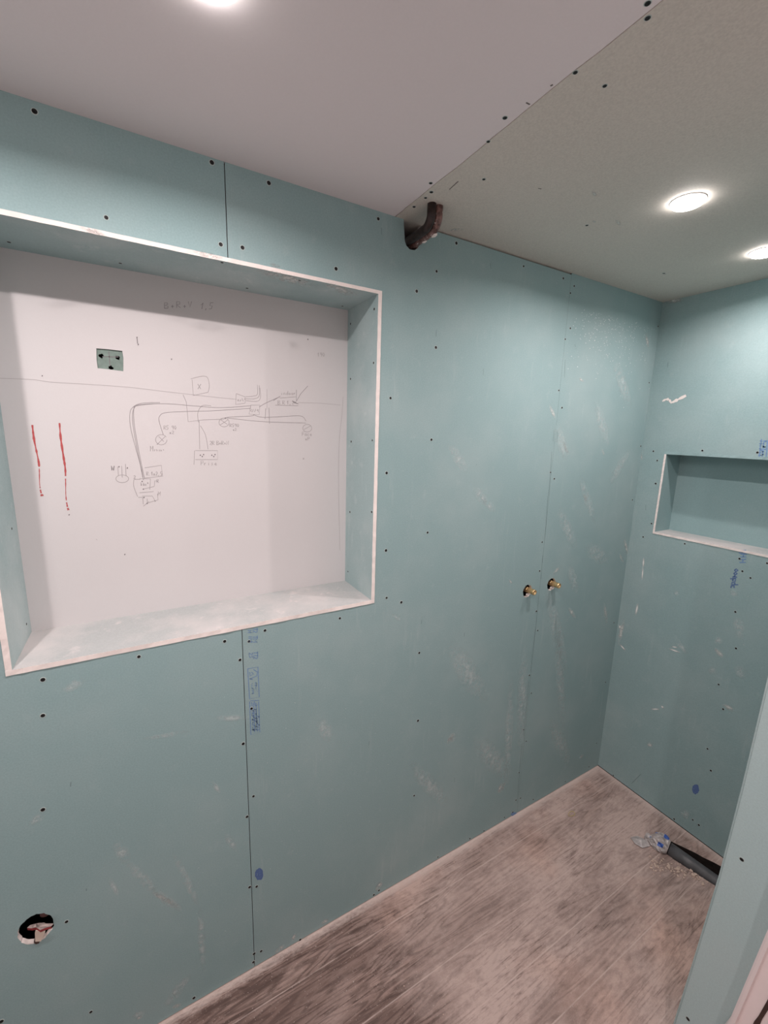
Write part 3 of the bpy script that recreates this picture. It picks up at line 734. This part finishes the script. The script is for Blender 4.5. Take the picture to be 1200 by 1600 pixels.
# smears inside the big recess
for a in ((300,392,350,404,10),(395,420,500,448,16),(420,412,440,418,8),(500,440,560,462,14),(120,352,170,370,10)):
    smear((2, nT-ti, (0,0,-1)), *a, SMEAR, wl)

# ---------------------------------------------------------------- ceiling downlights
def downlight(x, y, k, label):
    t = thing('ceiling_downlight', label, 'downlight', (x, y, H), 'round glowing downlights in the ceiling')
    bm = bmesh.new(); lathe(bm, [(.0400, 0), (.0395, -.0012), (.0385, -.0020), (.0365, -.0020), (.0356, -.0010), (.0356, -.0002)], (x, y, H), (0, 0, 1), 40)
    obj('trim_ring', bm, WHITE, t, smooth=True)
    bm = bmesh.new(); lathe(bm, [(.0355, -.0010), (.0350, -.0070), (.0320, -.0095), (.020, -.0108), (.0001, -.0112)], (x, y, H), (0, 0, 1), 40)
    obj('lens', bm, LENS, t, smooth=True)
    ld = bpy.data.lights.new('downlight_lamp', 'AREA'); ld.shape = 'DISK'; ld.size = .026; ld.energy = LAMP_W * k; ld.color = LAMP_COLOR
    ld.spread = math.radians(163)
    lo = bpy.data.objects.new('lamp', ld); C.objects.link(lo); lo.parent = t; lo.location = (0, 0, -.0135)
    return t
for a in LAMPS: downlight(*a)

# ---------------------------------------------------------------- old pipes coming out of the wall slot
t = thing('old_pipe_pair', 'old brown paint-flaked pipes bending out of the wall slot up into the ceiling', 'pipe', (0, .712, H-.06))
for dyy, dz in ((.7065, 0), (.7285, 0)):
    bm = bmesh.new(); pts = [(-.10, dyy, 2.262), (.02, dyy, 2.262), (.070, dyy, 2.2625)]
    for i in range(1, 8):
        a = PI/2*i/7; pts.append((.080 + .028*math.sin(a), dyy, 2.2905 - .028*math.cos(a)))
    pts += [(.1085, dyy, H+.002)]
    tube(bm, pts, .0118, 18); obj('pipe', bm, RUST if dyy < .72 else FLAKED, t, smooth=True)
for (px, py, pz, s) in ((.088, .7330, 2.2525, .011), (.045, .731, 2.2505, .008), (.106, .7330, 2.273, .007)):
    bm = bmesh.new(); r = bmesh.ops.create_icosphere(bm, subdivisions=2, radius=s)
    for v in r['verts']:
        v.co = Vector((v.co.x*1.1, v.co.y*.55, v.co.z*.32)) * random.uniform(.85, 1.15); v.co += Vector((px, py, pz))
    obj('filler_blob', bm, EDGE, t)

# ---------------------------------------------------------------- two brass outlets for the shower mixer
def outlet(y, z, label, ln):
    t = thing('brass_outlet', label, 'pipe fitting', (0, y, z), 'shower mixer outlets on the main wall')
    bm = bmesh.new(); lathe(bm, [(.0001, -.075), (.0085, -.075), (.0085, -.012)], (0, y-.006, z), (1, 0, 0), 20); obj('copper_pipe', bm, COPPER, t, smooth=True)
    bm = bmesh.new()
    lathe(bm, [(.0085, -.016), (.0125, -.016), (.0125, -.004), (.0105, -.002)], (0, y, z), (1, 0, 0), 6); obj('hex_collar', bm, BRASS, t)
    bm = bmesh.new(); pr = [(.0098, -.003)]
    x = -.002
    while x < ln-.004: pr += [(.0112, x), (.0102, x+.0012)]; x += .0024
    pr += [(.0110, ln), (.0085, ln), (.0085, ln-.008), (.0001, ln-.008)]
    lathe(bm, pr, (0, y, z), (1, 0, 0), 28); obj('threaded_stub', bm, BRASS, t, smooth=True)
    bm = bmesh.new(); r = bmesh.ops.create_icosphere(bm, subdivisions=2, radius=.008)
    for v in r['verts']: v.co = Vector((v.co.x*.5, v.co.y*1.0, v.co.z*.7))*random.uniform(.8, 1.15) + Vector((-.005, y+.001, z-.021))
    obj('plaster_lump', bm, EDGE, t)
    return t
outlet(1.345, 1.108, 'brass threaded outlet in a round hole, nearer the big recess and just before the seam', .032)
outlet(1.4905, 1.113, 'brass threaded outlet in a round hole, nearer the corner and just past the seam', .034)

# ---------------------------------------------------------------- fitting in the round hole low on the left
t = thing('isolating_valve', 'white and red plastic valve handle poking out of the round hole low on the left', 'valve', (0, -.2985, .49))
def px_poly(bm, pts, x0, thick, mi=0):
    a = [bm.verts.new(hit(u, v, 0, x0)) for u, v in pts]; bm.faces.new(a)
    r = bmesh.ops.extrude_face_region(bm, geom=[bm.faces[-1]] if False else [f for f in bm.faces if all(v in a for v in f.verts)])
    bmesh.ops.translate(bm, verts=[g_ for g_ in r['geom'] if isinstance(g_, bmesh.types.BMVert)], vec=thick)
zig = [(42.5,1450),(47,1446),(56,1443.5),(62,1441),(69,1442),(72,1443.5),(84,1443.2),(80,1447.5),(72,1449.5),(63,1453.5),(57,1449.5),(50,1450.5)]
bm = bmesh.new(); px_poly(bm, zig, .012, (0, 0, -.0065)); obj('handle', bm, [REDP], t)
bm = bmesh.new(); px_poly(bm, zig, .0125, (0, 0, .0012)); obj('handle_cover', bm, [PINKW], t)
bm = bmesh.new(); px_poly(bm, [(56,1454.5),(68,1456),(70,1459),(64,1471),(55,1471.5),(54.5,1458)], .004, (-.012, 0, 0)); obj('stem', bm, CREAM, t)
bm = bmesh.new(); px_poly(bm, [(53,1472),(62,1470.5),(61,1474),(56,1475.5),(53.5,1474)], .0035, (-.010, 0, 0)); obj('stem_tip', bm, BROWN, t)
bm = bmesh.new(); lathe(bm, [(.0001, -.10), (.011, -.10), (.011, -.012), (.0001, -.010)], (-.012, -.283, .520), (1, 0, .0), 18); obj('pipe', bm, plain('dull_red_pipe', (.20, .10, .10), .6), t, smooth=True)

# ---------------------------------------------------------------- drain pipe in its trench, with a bag over the end
t = thing('drain_pipe', 'dark grey plastic drain pipe lying in the floor trench by the back wall', 'pipe', (.62, 1.89, -.05))
bm = bmesh.new()
pa = Vector((.425, 1.846, .012)); pb = Vector((.62, 1.897, -.016)); pc = Vector((1.02, 1.965, -.055))
p0 = pa + (pb-pa).normalized()*.017
tube(bm, [p0, pa.lerp(pb, .5), pb, pb.lerp(pc, .5), pc], .0270, 28); obj('pipe', bm, GREYP, t, smooth=True)

bm = bmesh.new(); dirp = (pb-pa).normalized(); side = dirp.cross(Vector((0, 0, 1))).normalized(); upv = side.cross(dirp)
rb = random.Random(5); rings = []; K = 30
for i, (s, rr) in enumerate(((.014, .0300), (.006, .0350), (-.004, .040), (-.014, .041), (-.024, .040), (-.034, .036), (-.044, .031), (-.052, .024), (-.058, .015), (-.066, .020), (-.074, .014))):
    ring = []
    for k in range(K):
        a = 2*PI*k/K; fold = 1 + (.06 + .20*i/10)*math.sin(k*2.1 + i*1.3)*math.cos(k*.9+i) + rb.uniform(-.10, .10)
        q = pa + dirp*s + (side*math.cos(a) + upv*math.sin(a)*(1 if i < 7 else .55))*rr*fold
        q += Vector((0, 0, -.0018*i)); q.z = max(q.z, .0012 if s < -.02 else -9); ring.append(bm.verts.new(q))
    rings.append(ring)
for a_, b_ in zip(rings, rings[1:]):
    for k in range(K):
        f = bm.faces.new((a_[k], a_[(k+1) % K], b_[(k+1) % K], b_[k]))
bm.faces.new(rings[-1])
bag = obj('plastic_bag', bm, BAGM, None, smooth=False)
tag(bag, 'crumpled clear plastic bag with blue print tied over the end of the drain pipe', 'bag')
nf = len(bag.data.polygons); bag.data.materials.append(BAGB)
for p in bag.data.polygons:
    i, k = divmod(p.index, K)
    if (i, k) in {(a, b_) for a in (1, 2) for b_ in (8, 9, 10)} | {(2, 2), (3, 2), (2, 3), (3, 3), (5, 13), (6, 13), (4, 20), (7, 6), (5, 9), (3, 14), (4, 14)}: p.material_index = 1
# loose flap of the bag on the floor
bm = bmesh.new(); q = [hit(u, v, 2, .004) for u, v in ((985,1308),(996,1306),(1012,1313),(1016,1322),(1004,1325),(992,1318))]
ctr = bm.verts.new(sum(q, Vector())/6 + Vector((0, 0, .010))); vv = [bm.verts.new(x) for x in q]
for i in range(6): bm.faces.new((ctr, vv[i], vv[(i+1) % 6]))
o = obj('flap', bm, BAGM, bag)

# crumbs of plaster beside the pipe
bm = bmesh.new(); rq = random.Random(9)
for i in range(150):
    f = rq.random(); p = hit(1015 + f*95, 1348 + f*28 + rq.gauss(0, 6), 2, 0); s = rq.uniform(.0012, .0045) if i % 9 else rq.uniform(.005, .008)
    if p.y > 1.828 + (p.x-.45)*.2 : continue
    r = bmesh.ops.create_icosphere(bm, subdivisions=1, radius=s)
    for v in r['verts']: v.co = v.co*rq.uniform(.7, 1.2); v.co.z *= .6; v.co += Vector((p.x, p.y, s*.4))
for i in range(60):
    p = Vector((rq.uniform(.02, .9), rq.uniform(.3, 1.95), 0)); s = rq.uniform(.0008, .0022)
    if p.y > 1.8 and p.x > .38: continue
    r = bmesh.ops.create_icosphere(bm, subdivisions=1, radius=s)
    for v in r['verts']: v.co.z *= .6; v.co += Vector((p.x, p.y, s*.4))
o = obj('plaster_crumbs', bm, CRUMB, None); tag(o, 'loose pale plaster crumbs scattered on the floor beside the drain pipe', 'debris'); o['kind'] = 'stuff'

# rubber band on the floor
bm = bmesh.new(); c_ = hit(893, 1272, 2, 0); ring = []
for i in range(25):
    a = 2*PI*i/24; ring.append((c_.x + .010*math.cos(a)*(1+.15*math.sin(3*a)), c_.y + .019*math.sin(a), .0016))
tube(bm, ring, .0014, 8, cap=False)
o = obj('rubber_band', bm, RUBBER, None, smooth=True); tag(o, 'small yellowish rubber band lying on the dusty floor near the corner', 'rubber band')
